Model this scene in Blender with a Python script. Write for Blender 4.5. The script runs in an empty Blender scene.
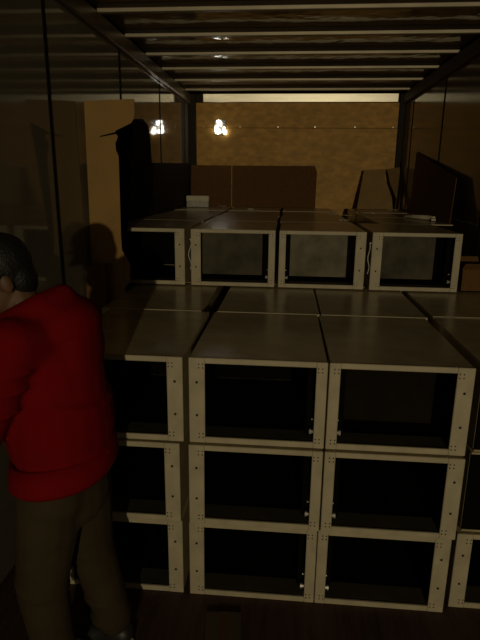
import bpy, bmesh, math, random
from mathutils import Vector, Matrix
random.seed(7)
S = bpy.context.scene
C = S.collection

# ------------------------------------------------------------------ camera
F_PX, PITCH, YAW, ROLL = 528.95, 0.25666, 0.08503, 0.01109
CAM = Vector((0.3752, -1.9809, 1.8206))
cy_, sy_ = math.cos(YAW), math.sin(YAW)
cp_, sp_ = math.cos(PITCH), math.sin(PITCH)
cr_, sr_ = math.cos(ROLL), math.sin(ROLL)
right = Vector((cy_, sy_, 0)); flat = Vector((-sy_, cy_, 0)); zz = Vector((0, 0, 1))
fwd = flat * cp_ - zz * sp_
upv = flat * sp_ + zz * cp_
r2 = right * cr_ + upv * sr_
u2 = upv * cr_ - right * sr_
cd = bpy.data.cameras.new('camera'); cam = bpy.data.objects.new('camera', cd); C.objects.link(cam)
cd.sensor_fit = 'HORIZONTAL'; cd.sensor_width = 36.0; cd.lens = F_PX / 480.0 * 36.0
cd.clip_start = 0.05; cd.clip_end = 100
m3 = Matrix((r2, u2, -fwd)).transposed()
cam.matrix_world = Matrix.Translation(CAM) @ m3.to_4x4()
S.camera = cam

# ------------------------------------------------------------------ world, lamps, exposure
w = bpy.data.worlds.new('night'); S.world = w; w.use_nodes = True
w.node_tree.nodes['Background'].inputs[0].default_value = (1.0, 0.8, 0.5, 1)
w.node_tree.nodes['Background'].inputs[1].default_value = 0.06
ld = bpy.data.lights.new('dock_lamp', 'SPOT')            # swing-arm lamp of the loading dock, behind the open doors
ld.energy = 950; ld.color = (1.0, 0.86, 0.56); ld.shadow_soft_size = 0.07
ld.spot_size = math.radians(46); ld.spot_blend = 1.0
lamp = bpy.data.objects.new('dock_lamp', ld); C.objects.link(lamp)
lamp.location = (1.42, -11.0, 2.30)
aim = Vector((0.45, 4.9, 2.1)) - lamp.location
lamp.rotation_euler = aim.to_track_quat('-Z', 'Y').to_euler()
S.view_settings.view_transform = 'Standard'; S.view_settings.look = 'None'
S.view_settings.gamma = 1.0; S.view_settings.use_curve_mapping = False
S.view_settings.exposure = 0.0

# ------------------------------------------------------------------ materials
def mat(name, col, rough=0.6, metal=0.0, var=0.0, vscale=6.0, stretch=(1, 1, 1), bump=0.0, bscale=40.0, col2=None, spec=0.5, coat=0.0):
    m = bpy.data.materials.new(name); m.use_nodes = True
    nt = m.node_tree; b = nt.nodes['Principled BSDF']
    b.inputs['Base Color'].default_value = (*col, 1)
    b.inputs['Roughness'].default_value = rough; b.inputs['Metallic'].default_value = metal
    b.inputs['Specular IOR Level'].default_value = spec
    tc = nt.nodes.new('ShaderNodeTexCoord'); mp = nt.nodes.new('ShaderNodeMapping')
    mp.inputs['Scale'].default_value = stretch
    nt.links.new(tc.outputs['Object'], mp.inputs['Vector'])
    if var > 0:
        n = nt.nodes.new('ShaderNodeTexNoise'); n.inputs['Scale'].default_value = vscale; n.inputs['Detail'].default_value = 5
        r = nt.nodes.new('ShaderNodeValToRGB')
        c2 = col2 or tuple(c * (1 - var) for c in col)
        r.color_ramp.elements[0].position = 0.3; r.color_ramp.elements[1].position = 0.7
        r.color_ramp.elements[0].color = (*c2, 1)
        r.color_ramp.elements[1].color = (*(min(1, c * (1 + var * .5)) for c in col), 1)
        nt.links.new(mp.outputs['Vector'], n.inputs['Vector']); nt.links.new(n.outputs['Fac'], r.inputs['Fac'])
        nt.links.new(r.outputs['Color'], b.inputs['Base Color'])
    if bump > 0:
        n2 = nt.nodes.new('ShaderNodeTexNoise'); n2.inputs['Scale'].default_value = bscale; n2.inputs['Detail'].default_value = 2
        bp = nt.nodes.new('ShaderNodeBump'); bp.inputs['Strength'].default_value = bump; bp.inputs['Distance'].default_value = 0.02
        nt.links.new(mp.outputs['Vector'], n2.inputs['Vector']); nt.links.new(n2.outputs['Fac'], bp.inputs['Height'])
        nt.links.new(bp.outputs['Normal'], b.inputs['Normal'])
    return m

M = {}
M['wall'] = mat('glossy_wall_panel', (0.20, 0.17, 0.12), 0.06, 0, 0.25, 1.6, bump=0.05, bscale=2.2, spec=0.5)
M['wall_r'] = mat('glossy_wall_panel_tan', (0.20, 0.15, 0.09), 0.12, 0, 0.25, 1.6, bump=0.05, bscale=2.2, spec=0.4)
M['seam'] = mat('dark_seam', (0.012, 0.011, 0.010), 0.7, spec=0.1)
M['ceil'] = mat('roof_skin', (0.50, 0.36, 0.18), 0.10, 0.0, 0.3, 1.5, (1, 1, 1), bump=0.42, bscale=5.0)
M['bow'] = mat('roof_bow_aluminium', (0.5, 0.43, 0.30), 0.45, 0.4, 0.25, 3.0, (1, 6, 6))
M['rail'] = mat('top_rail_metal', (0.16, 0.12, 0.08), 0.30, 0.5, 0.3, 4.0)
M['rail_r'] = mat('top_rail_dull', (0.10, 0.075, 0.045), 0.6, 0.0, 0.3, 4.0, spec=0.2)
M['header'] = mat('header_metal', (0.85, 0.80, 0.66), 0.42, 1.0, 0.1, 3.0, (1, 1, 8))
M['post'] = mat('corner_post_dark', (0.03, 0.024, 0.016), 0.7, spec=0.15)
M['floor'] = mat('truck_floor_wood', (0.075, 0.035, 0.02), 0.7, 0, 0.4, 6.0, (6, .6, 1), 0.2, 30)
M['ply'] = mat('plywood', (0.62, 0.34, 0.075), 0.55, 0, 0.28, 11.0, (1, 1, 1.8), 0.03, 25, spec=0.3)
M['frame'] = mat('cream_painted_frame', (0.50, 0.43, 0.29), 0.5, 0, 0.14, 14.0, spec=0.3)
M['sheet'] = mat('grey_sheet_metal', (0.55, 0.45, 0.26), 0.26, 0.0, 0.2, 9.0, (1, 1, 1), 0.02, 8)
M['black'] = mat('black_lining', (0.004, 0.0037, 0.0033), 0.85, spec=0.05)  # also stands in for shade inside cabinets and on turned backs
M['greyback'] = mat('grey_back_plate', (0.085, 0.070, 0.043), 0.7, 0, 0.45, 9, spec=0.25)
M['brownback'] = mat('brown_back_plate', (0.012, 0.0085, 0.0035), 0.8, 0, 0.3, 6, spec=0.1)
M['palegrey'] = mat('pale_grey_back_plate', (0.19, 0.165, 0.105), 0.65, 0, 0.4, 9, spec=0.25)
M['tray'] = mat('dark_floor_plate', (0.075, 0.064, 0.034), 0.6, 0, 0.2, 10)
M['hole'] = mat('screw_hole', (0.015, 0.012, 0.008), 0.8)
M['latch'] = mat('bright_bolt', (0.8, 0.78, 0.7), 0.3, 0.6)
M['cable'] = mat('white_cable', (0.75, 0.72, 0.6), 0.5)
M['tan'] = mat('tan_cardboard', (0.34, 0.20, 0.065), 0.8, 0, 0.10, 5.0, (1, 1, 1), 0.1, 60, spec=0.15)
M['brown'] = mat('brown_cardboard', (0.15, 0.075, 0.025), 0.85, 0, 0.15, 5.0, (8, 8, 1), 0.1, 60, spec=0.1)
M['dark'] = mat('dark_cardboard', (0.022, 0.013, 0.006), 0.9, 0, 0.2, 5.0, spec=0.05)  # near-black colour carries the likely shadow on the left wall
M['flap'] = mat('grey_brown_cardboard', (0.36, 0.23, 0.095), 0.85, 0, 0.15, 6.0, spec=0.1)
M['paper'] = mat('white_paper', (0.72, 0.66, 0.48), 0.7, 0, 0.1, 10)
M['plate'] = mat('milky_plate', (0.45, 0.43, 0.36), 0.4, 0, 0.3, 30)
def glow(name, col, e):
    m = bpy.data.materials.new(name); m.use_nodes = True; b = m.node_tree.nodes['Principled BSDF']
    b.inputs['Base Color'].default_value = (.8, .8, .75, 1)
    b.inputs['Emission Color'].default_value = (*col, 1); b.inputs['Emission Strength'].default_value = e
    return m
M['glow'] = glow('white_glow', (1.0, 0.97, 0.86), 11.0)
M['skin'] = mat('skin', (0.13, 0.062, 0.028), 0.6, 0, 0.1, 12)
M['hair'] = mat('black_hair', (0.008, 0.007, 0.006), 0.6, 0, 0.2, 60, bump=0.25, bscale=120)
M['red'] = mat('red_fleece', (0.19, 0.0022, 0.0035), 0.9, 0, 0.15, 8, bump=0.15, bscale=14, spec=0.1)
M['trouser'] = mat('olive_brown_trousers', (0.05, 0.036, 0.018), 0.9, 0, 0.2, 8, bump=0.15, bscale=14, spec=0.1)
M['shoe'] = mat('black_shoe', (0.02, 0.018, 0.016), 0.5)
M['sole'] = mat('white_sole', (0.6, 0.56, 0.45), 0.6)

# ------------------------------------------------------------------ helpers
def new(name, bm, material, parent=None, smooth=False, loc=None):
    me = bpy.data.meshes.new(name); bmesh.ops.recalc_face_normals(bm, faces=bm.faces); bm.to_mesh(me); bm.free()
    me.materials.append(material)
    if smooth: me.polygons.foreach_set('use_smooth', [True] * len(me.polygons))
    o = bpy.data.objects.new(name, me); C.objects.link(o)
    if parent: o.parent = parent
    if loc: o.location = loc
    return o
def box(bm, x0, x1, y0, y1, z0, z1, bev=0.0):
    t = bmesh.new()
    v = [t.verts.new((x, y, z)) for x in (x0, x1) for y in (y0, y1) for z in (z0, z1)]
    for f in ((0, 1, 3, 2), (4, 6, 7, 5), (0, 4, 5, 1), (2, 3, 7, 6), (0, 2, 6, 4), (1, 5, 7, 3)):
        t.faces.new([v[i] for i in f])
    bmesh.ops.recalc_face_normals(t, faces=t.faces)
    if bev: bmesh.ops.bevel(t, geom=t.edges[:], offset=bev, segments=1, affect='EDGES')
    me = bpy.data.meshes.new('t'); t.to_mesh(me); t.free(); bm.from_mesh(me); bpy.data.meshes.remove(me)
    return bm
def bx(*a, bev=0.0):
    return box(bmesh.new(), *a, bev=bev)
def disc(bm, x, y, z, r, n=6, depth=0.0012):
    a = [bm.verts.new((x + r * math.cos(i * 2 * math.pi / n), y, z + r * math.sin(i * 2 * math.pi / n))) for i in range(n)]
    b = [bm.verts.new((q.co.x, y - depth, q.co.z)) for q in a]
    bm.faces.new(b)
    for i in range(n): bm.faces.new((a[i], a[(i + 1) % n], b[(i + 1) % n], b[i]))
def tube(bm, pts, rad, n=8):
    pts = [Vector(p) for p in pts]; rings = []
    for i, q in enumerate(pts):
        d = (pts[min(i + 1, len(pts) - 1)] - pts[max(i - 1, 0)]).normalized()
        a = d.cross(Vector((0.31, 0.2, 0.93)));  a = a.normalized(); b = d.cross(a)
        r = rad[i] if isinstance(rad, (list, tuple)) else rad
        rings.append([bm.verts.new(q + (a * math.cos(t) + b * math.sin(t)) * r) for t in [k * 2 * math.pi / n for k in range(n)]])
    for s, t in zip(rings, rings[1:]):
        for k in range(n): bm.faces.new((s[k], s[(k + 1) % n], t[(k + 1) % n], t[k]))
    bm.faces.new(rings[0][::-1]); bm.faces.new(rings[-1])
    return bm
def slab(pts, thick, nrm):
    """a sheet with an outline of 3-D points and real thickness"""
    bm = bmesh.new(); n = Vector(nrm).normalized() * thick
    a = [bm.verts.new(q) for q in pts]; b = [bm.verts.new(Vector(q) + n) for q in pts]
    bm.faces.new(a); bm.faces.new(b[::-1]); L = len(pts)
    for i in range(L): bm.faces.new((a[i], b[i], b[(i + 1) % L], a[(i + 1) % L]))
    bmesh.ops.triangulate(bm, faces=[f for f in bm.faces if len(f.verts) > 4])
    return bm
def tag(o, label, cat, group=None):
    o['label'] = label; o['category'] = cat
    if group: o['group'] = group
    return o
def empty(name, loc=(0, 0, 0)):
    o = bpy.data.objects.new(name, None); o.empty_display_size = 0.1; C.objects.link(o); o.location = loc
    return o
def struct(name, bm, m):
    o = new(name, bm, m); o['kind'] = 'structure'; return o
def recentre(o, base):
    """put a mesh's origin at its base without moving it"""
    base = Vector(base); o.data.transform(Matrix.Translation(-base)); o.location = base
    return o

# ------------------------------------------------------------------ truck body
XL, XR, YB, YF, ZC = -0.88, 1.74, 4.95, -2.7, 2.895
struct('floor', bx(XL - .05, XR + .05, YF, YB + .1, -.06, 0), M['floor'])
ceil = struct('ceiling', bx(XL - .05, XR + .05, YF, YB + .1, ZC, ZC + .03), M['ceil'])
bow_me = None
for k in range(12):
    y = 4.62 - 0.592 * k
    if bow_me is None:
        bm = box(bmesh.new(), XL + .02, XR - .02, -.022, .022, -.055, -.030, .003)
        box(bm, XL + .02, XR - .02, -.014, .014, -.032, -.001, .002)
        o = new('roof_bow', bm, M['bow'], ceil); bow_me = o.data
    else:
        o = bpy.data.objects.new('roof_bow', bow_me); C.objects.link(o); o.parent = ceil
    o.location = (0, y, ZC)
def side_wall(name, x, sgn, first, mt):
    wl = struct(name, bx(*sorted((x - sgn * .012, x - sgn * .06)), YF, YB + .1, 0, ZC), M['seam'])
    ys = [YF] + [first + 1.248 * k for k in range(-6, 6) if YF + .2 < first + 1.248 * k < YB - .1] + [YB + .04]
    for a, b in zip(ys, ys[1:]):
        new('wall_panel', bx(*sorted((x - sgn * .012, x)), a + .018, b - .018, .02, 2.74), mt, wl)
    for yy in ys[1:-1]:
        new('seam_strip', bx(*sorted((x - sgn * .012, x + sgn * .003)), yy - .019, yy + .019, .02, 2.74, bev=.002), M['seam'], wl)
    return wl
side_wall('wall_left', XL, 1, .885, M['wall'])
side_wall('wall_right', XR, -1, .715, M['wall_r'])
struct('trim_1', bx(XL, XL + .04, YF, YB, 2.73, ZC - .055, bev=.008), M['rail'])
struct('trim_2', bx(XR - .04, XR, YF, YB, 2.73, ZC - .055, bev=.008), M['rail_r'])
wb = struct('wall_back', bx(XL - .05, XR + .05, YB + .012, YB + .09, 0, ZC), M['post'])
new('plywood_sheet', bx(-.79, 1.675, YB, YB + .012, 0.01, 2.4585, bev=.002), M['ply'], wb)
new('plywood_sheet', bx(-.79, 1.675, YB + .001, YB + .012, 2.4625, 2.752, bev=.002), M['ply'], wb)
scm = None
for x in (-.7, -.242, .229, .682, 1.166, 1.62):
    if scm is None:
        bm = bmesh.new(); disc(bm, 0, 0, 0, .007, 8, .003); o = new('screw_head', bm, M['latch'], wb); scm = o.data
    else:
        o = bpy.data.objects.new('screw_head', scm); C.objects.link(o); o.parent = wb
    o.location = (x, YB + .001, 2.472)
hb = bmesh.new()                                          # bright header rail, its face leaning a few degrees downwards
box(hb, -.70, 1.655, YB - .016, YB + .012, 2.757, 2.852, .003)
for v in hb.verts:
    if v.co.y < YB: v.co.y -= (v.co.z - 2.757) * .085
struct('trim_3', hb, M['header'])
struct('trim_4', bx(XL + .001, XL + .09, YB - .05, YB + .012, 0, 2.852, bev=.006), M['post'])
struct('trim_5', bx(XR - .066, XR - .001, YB - .05, YB + .012, 0, 2.852, bev=.006), M['post'])

# ------------------------------------------------------------------ the cabinets
W, H, D = 0.558, 0.3787, 0.775
HB = H - 0.004
ROWBOX = {}
def part(name, bm, m, **k):
    me = bpy.data.meshes.new(name); bmesh.ops.recalc_face_normals(bm, faces=bm.faces); bm.to_mesh(me); bm.free(); me.materials.append(m)
    return name, me, k
def cabinet_parts(side, lining, cable=False):
    """side = -1: wide, drilled flange on the left; origin at the base centre"""
    P = []; w, d, t = W / 2, D / 2, .010
    WF, NF, TR, BR = .066, .044, .024, .026
    P.append(part('top_panel', bx(-w + .002, w - .002, -d + .014, d, HB - t, HB - .001, bev=.002), M['sheet']))
    P.append(part('bottom_panel', bx(-w + .002, w - .002, -d + .014, d, 0.001, t, bev=.002), M['sheet']))
    P.append(part('back_panel', bx(-w + .003, w - .003, d - .012, d - .001, t, HB - t, bev=.002), M['black' if lining == 'blackback' else 'sheet']))  # turned cabinets get a blackened back in place of shade
    P.append(part('side_panel', bx(-w + .002, -w + t, -d + .014, d - .012, t, HB - t, bev=.002), M['sheet']))
    P.append(part('side_panel', bx(w - t, w - .002, -d + .014, d - .012, t, HB - t, bev=.002), M['sheet']))
    s = side
    def xs(a, b): return sorted((s * a, s * b))
    P.append(part('wide_flange', bx(*xs(w, w - WF), -d, -d + .013, 0, HB, bev=.0025), M['frame']))
    P.append(part('narrow_flange', bx(*xs(-w, -w + NF), -d, -d + .013, 0, HB, bev=.0025), M['frame']))
    P.append(part('top_rail', bx(*xs(w - WF, -w + NF), -d + .001, -d + .013, HB - TR, HB, bev=.0025), M['frame']))
    P.append(part('bottom_rail', bx(*xs(w - WF, -w + NF), -d + .001, -d + .013, 0, BR, bev=.0025), M['frame']))
    bm = bmesh.new()
    for z0 in (.034, HB - .034):
        for a, b in ((-.008, -.008), (.008, -.008), (-.008, .008), (.008, .008)):
            disc(bm, s * (w - WF + .016 + a), -d, z0 + b, .0032)
            disc(bm, s * (-w + NF - .016 + a), -d, z0 + b, .0032)
    for z0 in (.125, HB - .105): disc(bm, s * (w - WF * .5), -d, z0, .0058, 8)
    P.append(part('screw_holes', bm, M['hole'], kind='stuff'))
    # inside
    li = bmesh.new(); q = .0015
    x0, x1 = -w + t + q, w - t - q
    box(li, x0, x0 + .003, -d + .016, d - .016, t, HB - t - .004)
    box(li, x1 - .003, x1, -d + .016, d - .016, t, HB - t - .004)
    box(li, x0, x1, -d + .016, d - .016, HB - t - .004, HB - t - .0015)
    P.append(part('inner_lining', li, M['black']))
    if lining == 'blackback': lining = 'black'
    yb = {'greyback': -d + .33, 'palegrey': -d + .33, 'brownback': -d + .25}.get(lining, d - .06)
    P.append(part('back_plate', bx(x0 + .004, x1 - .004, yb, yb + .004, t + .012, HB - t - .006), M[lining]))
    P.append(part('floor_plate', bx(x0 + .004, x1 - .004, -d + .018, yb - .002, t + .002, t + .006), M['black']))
    P.append(part('front_sill', bx(x0 + .006, x1 - .006, -d + .02, -d + .115, t + .007, t + .014, bev=.002), M['tray']))
    P.append(part('mounting_bar', bx(*xs(-w + NF - .004, -w + NF + .030), -d + .07, -d + .10, t + .016, HB - t - .008, bev=.002), M['black']))
    bm = bmesh.new(); xa = s * (-w + NF)
    for dz, r, l in ((.062, .0075, .013),):
        tube(bm, [(xa - s * .010, -d + .03, dz), (xa + s * l, -d + .03, dz)], r, 8)
        tube(bm, [(xa + s * (l - .004), -d + .03, dz), (xa + s * (l + .004), -d + .03, dz)], r * 1.5, 8)
    P.append(part('latch', bm, M['latch']))
    bm = bmesh.new()
    tube(bm, [(xa - s * .010, -d + .05, .108), (xa + s * .009, -d + .05, .108)], .004, 8)
    P.append(part('latch', bm, M['latch']))
    if cable:
        xo = s * (w + .012); bm = bmesh.new(); pts = []
        for i in range(13):
            tt = i / 12; pts.append((xo + .007 * math.sin(tt * 9), -d + .03 + .012 * math.cos(tt * 7), .10 + .20 * tt))
        tube(bm, pts, .0026, 6)
        tube(bm, [(s * (w - .004), -d + .03, .30), (xo, -d + .03, .305)], .004, 6)
        P.append(part('cable', bm, M['cable']))
    return P
KIT = {}
def kit(side, lining, cable):
    key = (side, lining, cable)
    if key not in KIT: KIT[key] = cabinet_parts(*key)
    return KIT[key]
GV = 'grey steel cabinets stacked in the truck'
def cabinet(cx, yf, z, side, lining, label, cable=False, rz=0.0, group=GV):
    r = empty('steel_cabinet', (cx, yf + D / 2, z)); r.rotation_euler.z = rz
    tag(r, label, 'cabinet', group)
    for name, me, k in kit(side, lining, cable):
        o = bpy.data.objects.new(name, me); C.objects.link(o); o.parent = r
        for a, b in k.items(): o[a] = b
    return r
shell_me = None
def buried(cx, yf, z):
    global shell_me
    if shell_me is None:
        bm = box(bmesh.new(), -W / 2 + .002, W / 2 - .002, -D / 2 + .013, D / 2, 0.001, HB - .001, .003)
        box(bm, -W / 2 + .002, W / 2 - .002, -D / 2, -D / 2 + .0128, 0.002, HB - .002, .003)
        o = new('steel_cabinet', bm, M['sheet']); shell_me = o.data
    else:
        o = bpy.data.objects.new('steel_cabinet', shell_me); C.objects.link(o)
    o.location = (cx, yf + D / 2, z)
    tag(o, 'grey steel cabinet buried out of sight inside the stacked load', 'cabinet', 'cabinets buried in the load')

# the front row: four stacks of three.   (x centre, y front) for bottom, middle, top
CL = ['front stack beside the red hoodie', 'second front stack from the left', 'third front stack from the left', 'rightmost front stack']
LB = ['', 'middle grey cabinet with its closed black back showing in the rightmost front stack', 'top grey cabinet with its closed black back showing in the rightmost front stack']
SIDE = [1, -1, 1, -1]
front = [[(-.318, .010), (-.322, .000), (-.306, .014)], [(.270, .008), (.275, -.004), (.277, .014)],
         [(.832, .008), (.840, -.004), (.842, .014)], [(1.424, .045), (1.440, .060), (1.445, .055)]]
LV = ['bottom open-front cabinet with cream frame in the ', 'middle open-front cabinet with cream frame in the ', 'top open-front cabinet with cream frame in the ']
for c in range(4):
    for l in range(3):
        lin = 'brownback' if (c, l) == (2, 2) else 'black'  # black insides carry the front cabinets' inner shade as material colour
        back = c == 3 and l > 0; lin = 'blackback' if back else lin                             # turned round and blackened, putting the stack's shade into the colour
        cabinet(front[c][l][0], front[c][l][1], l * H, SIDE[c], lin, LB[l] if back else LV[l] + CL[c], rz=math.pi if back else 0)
# second row: only its tops and the lips of its frames show
x2 = [-.352, .289, .853, 1.446]
L2 = ['grey cabinet top by the tall tan cardboard, below the black-inside raised cabinet',
      'grey cabinet top just below the leftmost grey-backed raised cabinet',
      'grey cabinet top just below the middle grey-backed raised cabinet',
      'grey cabinet top by the right wall, below the rightmost raised cabinet']
for c in range(4):
    for l in range(2): buried(x2[c], .800 + (.04 if c == 3 else 0), l * H)
    cabinet(x2[c], .796 + (.04 if c == 3 else 0), 2 * H + .002, SIDE[c], 'black', L2[c])
# third row, raised one level
x3 = [-.574, .026, .609, 1.204]
L3 = ['raised open-front cabinet with black inside, partly hidden by the tall tan cardboard',
      'raised open-front cabinet with grey back plate, first to the right of the black-inside one',
      'raised open-front cabinet with the palest grey back plate, between two darker grey-backed ones',
      'raised open-front cabinet nearest the right wall, with dark grey back plate']
for c in range(4):
    for l in range(3): buried(x2[c] - .01, 1.62, l * H)
    cabinet(x3[c], 1.487 - (.006 if c == 3 else 0), 3 * H + .004, SIDE[c], ('black', 'greyback', 'palegrey', 'greyback')[c], L3[c], cable=(c in (1, 3)))  # leftmost inside is blackened, the tall board's shade put into its colour
# rows behind: tops only
x4 = [[-.570, .020, .600, 1.374], [-.566, .024, .612, 1.384], [-.572, .016, .604, 1.380]]
RN = ['first row behind the raised cabinets', 'second row behind the raised cabinets', 'last row before the plywood']
CN = ['by the left wall', 'second from left', 'third from left', 'by the right wall']
for r in range(3):
    yf = 2.268 + .783 * r
    for c in range(4):
        for l in range(3): buried(x4[r][c] if c < 3 else 1.40, 2.40 + .777 * r, l * H)
        cabinet(x4[r][c], yf + .002 * (c % 2), 3 * H + .004 - .004 * (r % 2), SIDE[c], 'blackback' if c == 3 else 'black', 'grey cabinet top, ' + CN[c] + ', ' + RN[r], rz=math.pi if c == 3 else 0)

# ------------------------------------------------------------------ loose cardboard, and one blackish sheet in place of a likely shadow
ZT = 4 * H + .004
def sheet(name, pts, thick, nrm, m, label, cat='cardboard', group=None):
    o = new(name, slab(pts, thick, nrm), m)
    zb = min(p[2] for p in pts); low = [p for p in pts if p[2] < zb + .05]
    c = sum((Vector(p) for p in low), Vector()) / len(low)
    recentre(o, (c.x, c.y, zb)); return tag(o, label, cat, group)
BOARD_PTS = [(-.851, 1.3, 2.272), (-.70, 1.3, 2.279), (-.546, 1.3, 2.283), (-.546, 1.3, 2.211), (-.551, 1.3, 2.177), (-.57, 1.3, 2.149), (-.633, 1.3, 2.121), (-.664, 1.3, 2.107),
    (-.671, 1.3, 2.097), (-.764, 1.3, 2.076), (-.765, 1.3, 2.069), (-.665, 1.3, 2.087), (-.653, 1.3, 2.073), (-.671, 1.3, 2.035), (-.67, 1.3, 1.995), (-.653, 1.3, 1.955),
    (-.659, 1.3, 1.7), (-.663, 1.3, 1.485), (-.661, 1.3, 1.39), (-.637, 1.3, 1.346), (-.613, 1.3, 1.302), (-.616, 1.3, 1.19), (-.650, 1.3, 1.150), (-.660, 1.3, .001),
    (-.862, 1.3, .001), (-.864, 1.3, 1.289)]
sheet('cardboard_sheet', BOARD_PTS, .008, (0, 1, 0), M['tan'], 'tall tan cardboard sheet with a torn right edge, standing upright by the left wall')

sheet('cardboard_sheet', [(-.872, 1.17, 0.001), (-.745, 1.17, 0.001), (-.740, 1.20, 1.312), (-.868, 1.20, 1.302)], .03, (0, 1, -.02), M['brown'],
      'short folded brown cardboard piece standing left of the tall tan cardboard')
sheet('cardboard_sheet', [(-.840, 2.90, ZT), (-.866, 2.886, 2.207), (-.868, 2.84, 2.285), (-.869, 2.671, 2.319), (-.869, 2.483, 2.298), (-.867, 2.172, 2.251), (-.865, 1.702, 2.183),  # thin near-black shape along the left wall, a likely shadow built as a sheet
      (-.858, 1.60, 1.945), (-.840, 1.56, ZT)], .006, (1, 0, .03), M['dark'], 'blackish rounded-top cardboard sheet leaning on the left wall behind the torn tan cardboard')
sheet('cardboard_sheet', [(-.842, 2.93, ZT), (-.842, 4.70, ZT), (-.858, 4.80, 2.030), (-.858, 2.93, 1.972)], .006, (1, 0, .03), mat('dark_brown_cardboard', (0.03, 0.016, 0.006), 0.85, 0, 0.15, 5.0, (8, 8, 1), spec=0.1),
      'long low dark brown cardboard sheet leaning along the left wall near the plywood')
sheet('cardboard_sheet', [(-.800, 4.558, ZT), (-.304, 4.558, ZT), (-.335, 4.831, 2.008), (-.835, 4.832, 2.010)], .006, (0, 1, -.55), M['brown'],
      'narrow brown cardboard sheet leaning on the plywood behind the white carton')
sheet('cardboard_sheet', [(-.292, 4.558, ZT), (.707, 4.558, ZT), (.723, 4.793, 1.939), (.697, 4.833, 2.011), (-.323, 4.831, 2.008)], .006, (0, 1, -.55), M['brown'],
      'wide brown cardboard sheet leaning on the middle of the plywood')
sheet('cardboard_sheet', [(1.195, 4.503, ZT), (1.612, 4.503, ZT), (1.606, 4.573, 1.647), (1.528, 4.698, 1.876), (1.541, 4.756, 1.981), (1.42, 4.752, 1.974), (1.281, 4.749, 1.967)], .006, (0, 1, -.55), M['flap'],
      'grey-brown cardboard flap with a ragged right edge leaning on the right end of the plywood')
sheet('cardboard_sheet', [(1.645, 4.558, ZT), (1.70, 4.558, ZT), (1.725, 4.773, 1.902), (1.715, 4.831, 2.005), (1.564, 4.817, 1.982), (1.60, 4.70, 1.80), (1.665, 4.60, 1.63)], .006, (0, 1, -.55), mat('brown_torn_cardboard', (0.24, 0.15, 0.06), 0.85, 0, 0.15, 6.0, spec=0.1),
      'slim torn cardboard flap in the right rear corner')
sheet('cardboard_sheet', [(1.630, 2.30, ZT), (1.630, 3.60, ZT), (1.680, 3.90, 1.80), (1.728, 4.069, 2.142), (1.678, 2.411, 1.863)], .006, (1, 0, -.18), M['brown'],
      'dark brown cardboard sheet with a slanting top leaning on the right wall')

# small brown carton beside the right raised cabinet
t = empty('cardboard_carton', (1.60, 1.62, 3 * H + .0045)); tag(t, 'small reddish-brown carton by the right wall next to the right raised cabinet', 'carton')
bm = box(bmesh.new(), -.09, .09, -.11, .11, 0, .006); box(bm, -.09, -.084, -.11, .11, 0, .145); box(bm, .084, .09, -.11, .11, 0, .145)
box(bm, -.09, .09, -.11, -.104, 0, .145); box(bm, -.09, .09, .104, .11, 0, .145)
new('carton_body', bm, M['brown'], t)
new('flap', slab([(-.09, -.11, .145), (.09, -.11, .145), (.085, -.150, .185), (-.085, -.150, .185)], .004, (0, 1, 1)), M['brown'], t)
new('flap', slab([(-.09, .11, .145), (.09, .11, .145), (.085, .135, .20), (-.085, .135, .20)], .004, (0, 1, 0)), M['brown'], t)
new('flap', slab([(.0895, -.10, .145), (.0895, .10, .145), (.117, .095, .20), (.117, -.095, .20)], .004, (-1, 0, 0)), M['brown'], t)
# white carton at the back
t = empty('paper_carton', (-.68, 4.38, ZT)); tag(t, 'small whitish carton lying near the plywood at the left', 'carton')
new('carton_body', bx(-.130, .130, -.05, .05, 0, .075, bev=.003), M['plate'], t)
new('lid', bx(-.133, .133, -.053, .053, .072, .130, bev=.004), M['paper'], t)
# white strip with a hooked end
t = empty('plastic_strip', (1.50, 2.70, ZT)); tag(t, 'curved white plastic strip with a hooked end near the right wall', 'strip')
bm = bmesh.new(); tube(bm, [(-.06, .30, .010), (-.02, .16, .018), (.03, .06, .020), (.075, 0, .020), (.10, -.06, .018)], [.008, .016, .019, .019, .016], 8); new('strip_body', bm, M['paper'], t)
new('hook', slab([(.07, -.10, .002), (.105, -.10, .002), (.118, -.02, .022), (.085, .0, .022)], .012, (0, 0, 1)), M['paper'], t)
# scraps
def scrap(x, y, sx, sy, rz, label):
    bm = bmesh.new(); n = 4; vs = []
    for i in range(n + 1):
        row = []
        for j in range(3):
            row.append(bm.verts.new((sx * (i / n - .5) * (1 - .15 * (j == 2)), sy * (j / 2 - .5), .002 + .012 * math.sin(i * 1.7 + x * 9) ** 2)))
        vs.append(row)
    for i in range(n):
        for j in range(2): bm.faces.new((vs[i][j], vs[i + 1][j], vs[i + 1][j + 1], vs[i][j + 1]))
    r = bmesh.ops.extrude_face_region(bm, geom=bm.faces[:]); bmesh.ops.translate(bm, verts=[v for v in r['geom'] if isinstance(v, bmesh.types.BMVert)], vec=(0, 0, .002))
    o = new('paper_scrap', bm, M['paper']); o.location = (x, y, ZT + .0005); o.rotation_euler.z = rz; tag(o, label, 'scrap', 'paper scraps on the cabinet tops')
scrap(-.40, 4.46, .10, .05, .3, 'small pale paper scrap right of the whitish carton near the plywood')
scrap(-.02, 3.88, .06, .05, 1.0, 'tiny pale scrap on the second stack of rear cabinet tops')
scrap(.80, 3.21, .09, .06, .2, 'pale scrap on the tops behind the middle raised cabinet, left of a similar scrap')
scrap(.92, 3.02, .09, .07, .8, 'bent pale scrap on the tops behind the gap between the two right raised cabinets')
scrap(.84, 2.40, .08, .07, -.4, 'pale scrap lying just above the right end of the middle grey-backed raised cabinet')
scrap(1.20, 3.47, .13, .06, -.1, 'long pale scrap in front of the ragged grey-brown flap')
scrap(1.55, 4.20, .11, .05, .1, 'pale scrap at the foot of the cardboard flaps in the right rear corner')
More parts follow.
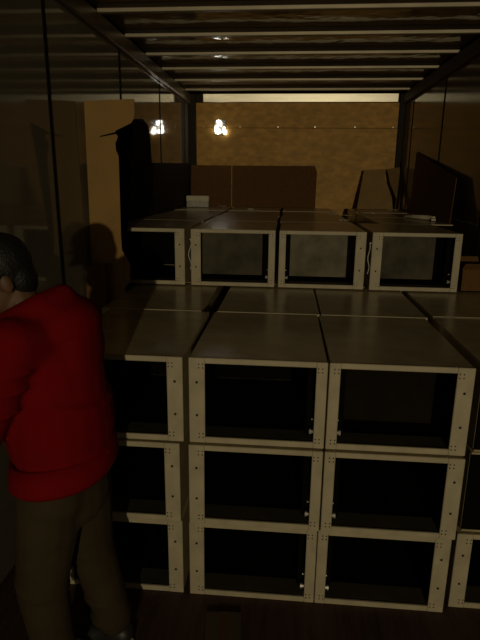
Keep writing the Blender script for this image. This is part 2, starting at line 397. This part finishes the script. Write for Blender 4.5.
# square thing lying on the floor
t = empty('cardboard_piece', (.165, -.19, .0005)); t.rotation_euler.z = .08; tag(t, 'flat greyish cardboard piece lying on the floor in front of the stacks', 'cardboard')
new('board', bx(-.075, .075, -.10, .10, 0, .010, bev=.002), mat('dull_cardboard', (0.09, 0.065, 0.03), 0.9), t)
new('tape', bx(-.012, .012, -.10, .10, .0102, .0115), M['brown'], t)

# ------------------------------------------------------------------ the bright light on the plywood
t = empty('wall_light', (-.482, YB, 2.385)); tag(t, 'small glaring white light high on the left of the plywood end wall', 'light')
new('mounting_plate', bx(-.078, .062, -.012, 0, -.005, .172, bev=.003), M['plate'], t)
def blob(pts, d=.010):
    new('glowing_patch', slab([(x, -.0125, z) for x, z in pts], d, (0, -1, 0)), M['glow'], t)
blob([(-.048, .155), (-.030, .165), (-.010, .158), (.008, .135), (.012, .105), (-.002, .095), (-.022, .118), (-.045, .135)])
blob([(-.070, .085), (-.055, .105), (-.035, .098), (-.030, .070), (-.042, .062), (-.066, .062)])
blob([(-.072, .050), (-.050, .058), (-.010, .050), (.006, .030), (-.008, .014), (-.032, .002), (-.058, .012), (-.072, .030)])
blob([(.034, .080), (.050, .085), (.060, .055), (.074, .020), (.064, -.002), (.046, -.004), (.034, .022), (.030, .055)])

# ------------------------------------------------------------------ the person
def cap(bm, a, b, ra, rb, n=14, sx=1.0, sy=1.0):
    """tapered limb between two joints with round ends; a closed lump for the voxel union"""
    a, b = Vector(a), Vector(b); d = (b - a); L = d.length; d.normalize()
    q = d.to_track_quat('Z', 'Y').to_matrix()
    prof = []
    for k in range(1, 5):
        t = math.pi / 2 * (1 - k / 4); prof.append((-ra * math.sin(t), ra * math.cos(t)))
    for k in range(0, 4):
        t = math.pi / 2 * k / 4; prof.append((L + rb * math.sin(t), rb * math.cos(t)))
    t = bmesh.new(); rings = []
    bot = t.verts.new(a + q @ Vector((0, 0, -ra))); top = t.verts.new(a + q @ Vector((0, 0, L + rb)))
    for z, r in prof:
        rings.append([t.verts.new(a + q @ Vector((r * sx * math.cos(u), r * sy * math.sin(u), z))) for u in [2 * math.pi * i / n for i in range(n)]])
    for s, e in zip(rings, rings[1:]):
        for i in range(n): t.faces.new((s[i], s[(i + 1) % n], e[(i + 1) % n], e[i]))
    for i in range(n):
        t.faces.new((bot, rings[0][(i + 1) % n], rings[0][i])); t.faces.new((top, rings[-1][i], rings[-1][(i + 1) % n]))
    bmesh.ops.recalc_face_normals(t, faces=t.faces)
    me = bpy.data.meshes.new('t'); t.to_mesh(me); t.free(); bm.from_mesh(me); bpy.data.meshes.remove(me)
def ell(bm, c, r, rot=None, n=18):
    t = bmesh.new(); bmesh.ops.create_uvsphere(t, u_segments=n, v_segments=n // 2 + 3, radius=1)
    m = Matrix.Translation(Vector(c)) @ (rot.to_4x4() if rot else Matrix.Identity(4)) @ Matrix.Diagonal((*r, 1))
    bmesh.ops.transform(t, matrix=m, verts=t.verts)
    me = bpy.data.meshes.new('t'); t.to_mesh(me); t.free(); bm.from_mesh(me); bpy.data.meshes.remove(me)
def union(name, bm, m, parent, voxel, smooth=6):
    me = bpy.data.meshes.new(name); bm.to_mesh(me); bm.free()
    o = bpy.data.objects.new(name, me); C.objects.link(o)
    md = o.modifiers.new('r', 'REMESH'); md.mode = 'VOXEL'; md.voxel_size = voxel
    sm = o.modifiers.new('s', 'SMOOTH'); sm.iterations = smooth; sm.factor = .5
    dg = bpy.context.evaluated_depsgraph_get(); dg.update()
    me2 = bpy.data.meshes.new_from_object(o.evaluated_get(dg))
    o.modifiers.clear(); o.data = me2; bpy.data.meshes.remove(me)
    me2.materials.clear(); me2.materials.append(m); me2.polygons.foreach_set('use_smooth', [True] * len(me2.polygons))
    me2.name = name; o.parent = parent
    return o
V = Vector
man = empty('person', (-.355, -.40, 0))
tag(man, 'person in a red hooded sweatshirt and dark trousers leaning left beside the cabinets', 'person')
O = V((-.33, -.40, 0))
def L(x, y, z): return V((x, y, z)) - O
pel, wst, chs, nek = L(-.325, -.42, .88), L(-.330, -.42, 1.04), L(-.355, -.42, 1.24), L(-.395, -.42, 1.40)
hd = L(-.485, -.435, 1.522)
shL, shR = L(-.375, -.585, 1.355), L(-.375, -.255, 1.355)
elL, elR = L(-.475, -.650, 1.09), L(-.520, -.215, 1.11)
wrL, wrR = L(-.665, -.560, .985), L(-.690, -.300, 1.00)
hpL, hpR = L(-.335, -.505, .87), L(-.315, -.340, .87)
knL, knR = L(-.395, -.520, .47), L(-.300, -.315, .48)
anL, anR = L(-.365, -.515, .085), L(-.235, -.285, .085)
fd = V((-.78, -.52, -.34)).normalized()                      # where the face looks
sd = fd.cross(V((0, 0, 1))).normalized(); ud = sd.cross(fd)
HR = Matrix((sd, fd, ud)).transposed()
def hp(x, y, z): return hd + HR @ V((x, y, z))               # x: to the person's right, y: forward, z: up
b = bmesh.new()
ell(b, hp(0, -.012, .025), (.076, .094, .098), HR); ell(b, hp(0, .012, -.042), (.060, .074, .078), HR)
cap(b, hp(0, .072, -.098), hp(0, .050, -.085), .022, .03)                               # chin
cap(b, hp(0, .084, .008), hp(0, .104, -.030), .010, .016); ell(b, hp(0, .094, -.036), (.022, .014, .012), HR)   # nose
ell(b, hp(0, .082, -.066), (.026, .012, .006), HR); ell(b, hp(0, .081, -.076), (.023, .012, .007), HR)          # lips
for s in (-1, 1):
    ell(b, hp(s * .076, -.012, -.012), (.010, .020, .032), HR)                            # ears
    ell(b, hp(s * .030, .080, .022), (.022, .012, .007), HR)                              # brows
    ell(b, hp(s * .036, .056, -.034), (.026, .028, .022), HR)                             # cheeks
cap(b, nek - V((0, 0, .03)), hp(0, -.03, -.06), .060, .056)
cap(b, pel, wst, .145, .125); cap(b, wst, chs, .125, .140); cap(b, chs, nek - V((-.01, 0, .04)), .135, .08)
for sh, el, wr, hpj, kn, an in ((shL, elL, wrL, hpL, knL, anL), (shR, elR, wrR, hpR, knR, anR)):
    cap(b, chs + V((0, 0, .07)), sh, .085, .060); cap(b, sh, el, .054, .042); cap(b, el, wr, .041, .027)
    cap(b, pel, hpj, .11, .10); cap(b, hpj, kn, .088, .056); cap(b, kn, an, .056, .038); cap(b, an, an + V((0, 0, -.02)), .038, .036)
def hand(b, wr, el, down, s):
    d = (wr - el).normalized(); a = d.cross(down).normalized() * s; n = a.cross(d) * s          # a: across the palm towards the thumb
    n = n if n.dot(down) > 0 else -n
    pc = wr + d * .05
    for k in (-1.5, -.5, .5, 1.5): cap(b, wr + d * .012 + a * k * .010, wr + d * .088 + a * k * .019, .014, .0105)
    for k, ln in ((-1.5, .82), (-.5, .97), (.5, 1.03), (1.5, .92)):
        p0 = wr + d * .090 + a * k * .020; p1 = p0 + (d * .9 + n * .35) * .042 * ln; p2 = p1 + (d * .6 + n * .8) * .027 * ln; p3 = p2 + (d * .25 + n * .97) * .02 * ln
        cap(b, p0, p1, .0098, .0090, 10); cap(b, p1, p2, .0090, .0083, 10); cap(b, p2, p3, .0083, .0072, 10)
    q0 = wr + d * .03 + a * .022; q1 = q0 + (d * .55 + a * .8) * .042; q2 = q1 + (d * .85 + a * .3 + n * .3) * .032; q3 = q2 + (d * .9 + n * .4) * .022
    cap(b, q0, q1, .014, .0112, 10); cap(b, q1, q2, .0112, .0096, 10); cap(b, q2, q3, .0096, .0078, 10)
hand(b, wrL, elL, V((.1, .3, -1)), -1); hand(b, wrR, elR, V((.1, -.3, -1)), 1)
union('body', b, M['skin'], man, .0055, 3)
# eyes
for s in (-1, 1):
    b = bmesh.new(); ell(b, hp(s * .031, .0735, .005), (.013, .011, .008), HR, 12); e = new('eye', b, M['sole'], man, True)
    b = bmesh.new(); ell(b, hp(s * .031, .0815, .005), (.0055, .004, .0055), HR, 10); new('iris', b, M['hair'], e, True)
# hair
b = bmesh.new(); ell(b, hp(0, -.022, .042), (.086, .100, .094), HR); ell(b, hp(0, -.058, -.012), (.074, .056, .078), HR)
for s in (-1, 1): ell(b, hp(s * .070, .008, .030), (.017, .036, .036), HR)
union('hair', b, M['hair'], man, .007, 3)
# hoodie: loose, with folds
b = bmesh.new()
cap(b, L(-.325, -.42, 1.02), L(-.325, -.42, 1.08), .172, .170, 18, 1, 1.2)
cap(b, wst, chs, .170, .176, 18); cap(b, chs, L(-.36, -.42, 1.34), .172, .125, 18)
for sh, el, wr in ((shL, elL, wrL), (shR, elR, wrR)):
    cap(b, chs + V((.02, 0, .085)), sh, .115, .085); cap(b, sh, el, .080, .068); cap(b, el, el + (wr - el) * .88, .068, .046)
    for t in (.25, .45, .7): c = sh.lerp(el, t); ell(b, c + V((.02, 0, 0)), (.078, .078, .016))
    for t in (.15, .35, .6): c = el.lerp(wr, t); ell(b, c, (.055, .062, .055))
for z, dx, r in ((1.18, .03, .178), (1.10, .045, .174), (1.02, .03, .184), (.97, .02, .180)):
    ell(b, L(-.325 + dx * .3, -.42, z), (r, r * 1.02, .022), Matrix.Rotation(.35, 3, 'Y'))
hood = [L(-.490, -.505, 1.365), L(-.405, -.545, 1.405), L(-.325, -.500, 1.450), L(-.290, -.420, 1.465), L(-.325, -.340, 1.450), L(-.405, -.295, 1.405), L(-.490, -.335, 1.365)]
for p, q in zip(hood, hood[1:]): cap(b, p, q, .042, .042)
ell(b, L(-.270, -.42, 1.385), (.095, .13, .085)); ell(b, L(-.235, -.42, 1.30), (.060, .12, .12))
hoodie = union('hoodie', b, M['red'], man, .010, 5)
b = bmesh.new()
cap(b, L(-.325, -.42, .765), L(-.325, -.42, .80), .160, .163, 20, 1, 1.05)
# waistband as a flat ring
b.free(); b = bmesh.new(); n = 28; rr = []
for z, r in ((.862, .140), (.862, .160), (.885, .174), (.960, .166), (.960, .140)):
    rr.append([b.verts.new(L(-.322 + r * math.cos(u), -.42 + r * 1.25 * math.sin(u), z + .022 * math.cos(u) + .005 * math.sin(3 * u))) for u in [2 * math.pi * i / n for i in range(n)]])
for i in range(n):
    for k in range(5): b.faces.new((rr[k][i], rr[k][(i + 1) % n], rr[(k + 1) % 5][(i + 1) % n], rr[(k + 1) % 5][i]))
new('waistband', b, M['red'], hoodie, True)
b = bmesh.new(); ell(b, L(-.462, -.455, 1.372), (.075, .095, .05)); union('undershirt', b, M['hair'], man, .010, 2)
# trousers
b = bmesh.new(); cap(b, L(-.325, -.42, .80), L(-.325, -.42, .90), .148, .140, 18)
for hpj, kn, an in ((hpL, knL, anL), (hpR, knR, anR)):
    cap(b, pel + V((0, 0, -.06)), hpj + V((0, 0, -.04)), .125, .118); cap(b, hpj, kn, .116, .086); cap(b, kn, an + V((0, 0, .05)), .086, .070)
    for t in (.2, .55, .8): c = kn.lerp(an, t); ell(b, c, (.084, .082, .018), Matrix.Rotation(.3 * math.cos(t * 9), 3, 'X'))
    for t in (.75, .95): c = hpj.lerp(kn, t); ell(b, c, (.097, .097, .02), Matrix.Rotation(.3, 3, 'Y'))
union('trousers', b, M['trouser'], man, .010, 4)
for an, yw in ((anL, .15), (anR, -.10)):
    d = V((-math.cos(yw), -math.sin(yw), 0)); base = V((an.x, an.y, 0)); b = bmesh.new()
    cap(b, base + V((0, 0, .062)) - d * .035, base + d * .10 + V((0, 0, .046)), .042, .036); cap(b, base + d * .08 + V((0, 0, .042)), base + d * .165 + V((0, 0, .036)), .042, .032)
    cap(b, base + V((0, 0, .07)), base + V((0, 0, .12)), .046, .048)
    sh_ = union('shoe', b, M['shoe'], man, .008, 2)
    b = bmesh.new(); side = V((-d.y, d.x, 0)); outl = []
    for i in range(24):
        u = 2 * math.pi * i / 24; x = .065 + .143 * math.cos(u); wd = .040 + .008 * math.cos(u)
        outl.append(base + d * x + side * wd * math.sin(u) + V((0, 0, .001)))
    new('sole', slab(outl, .026, (0, 0, 1)), M['sole'], sh_)
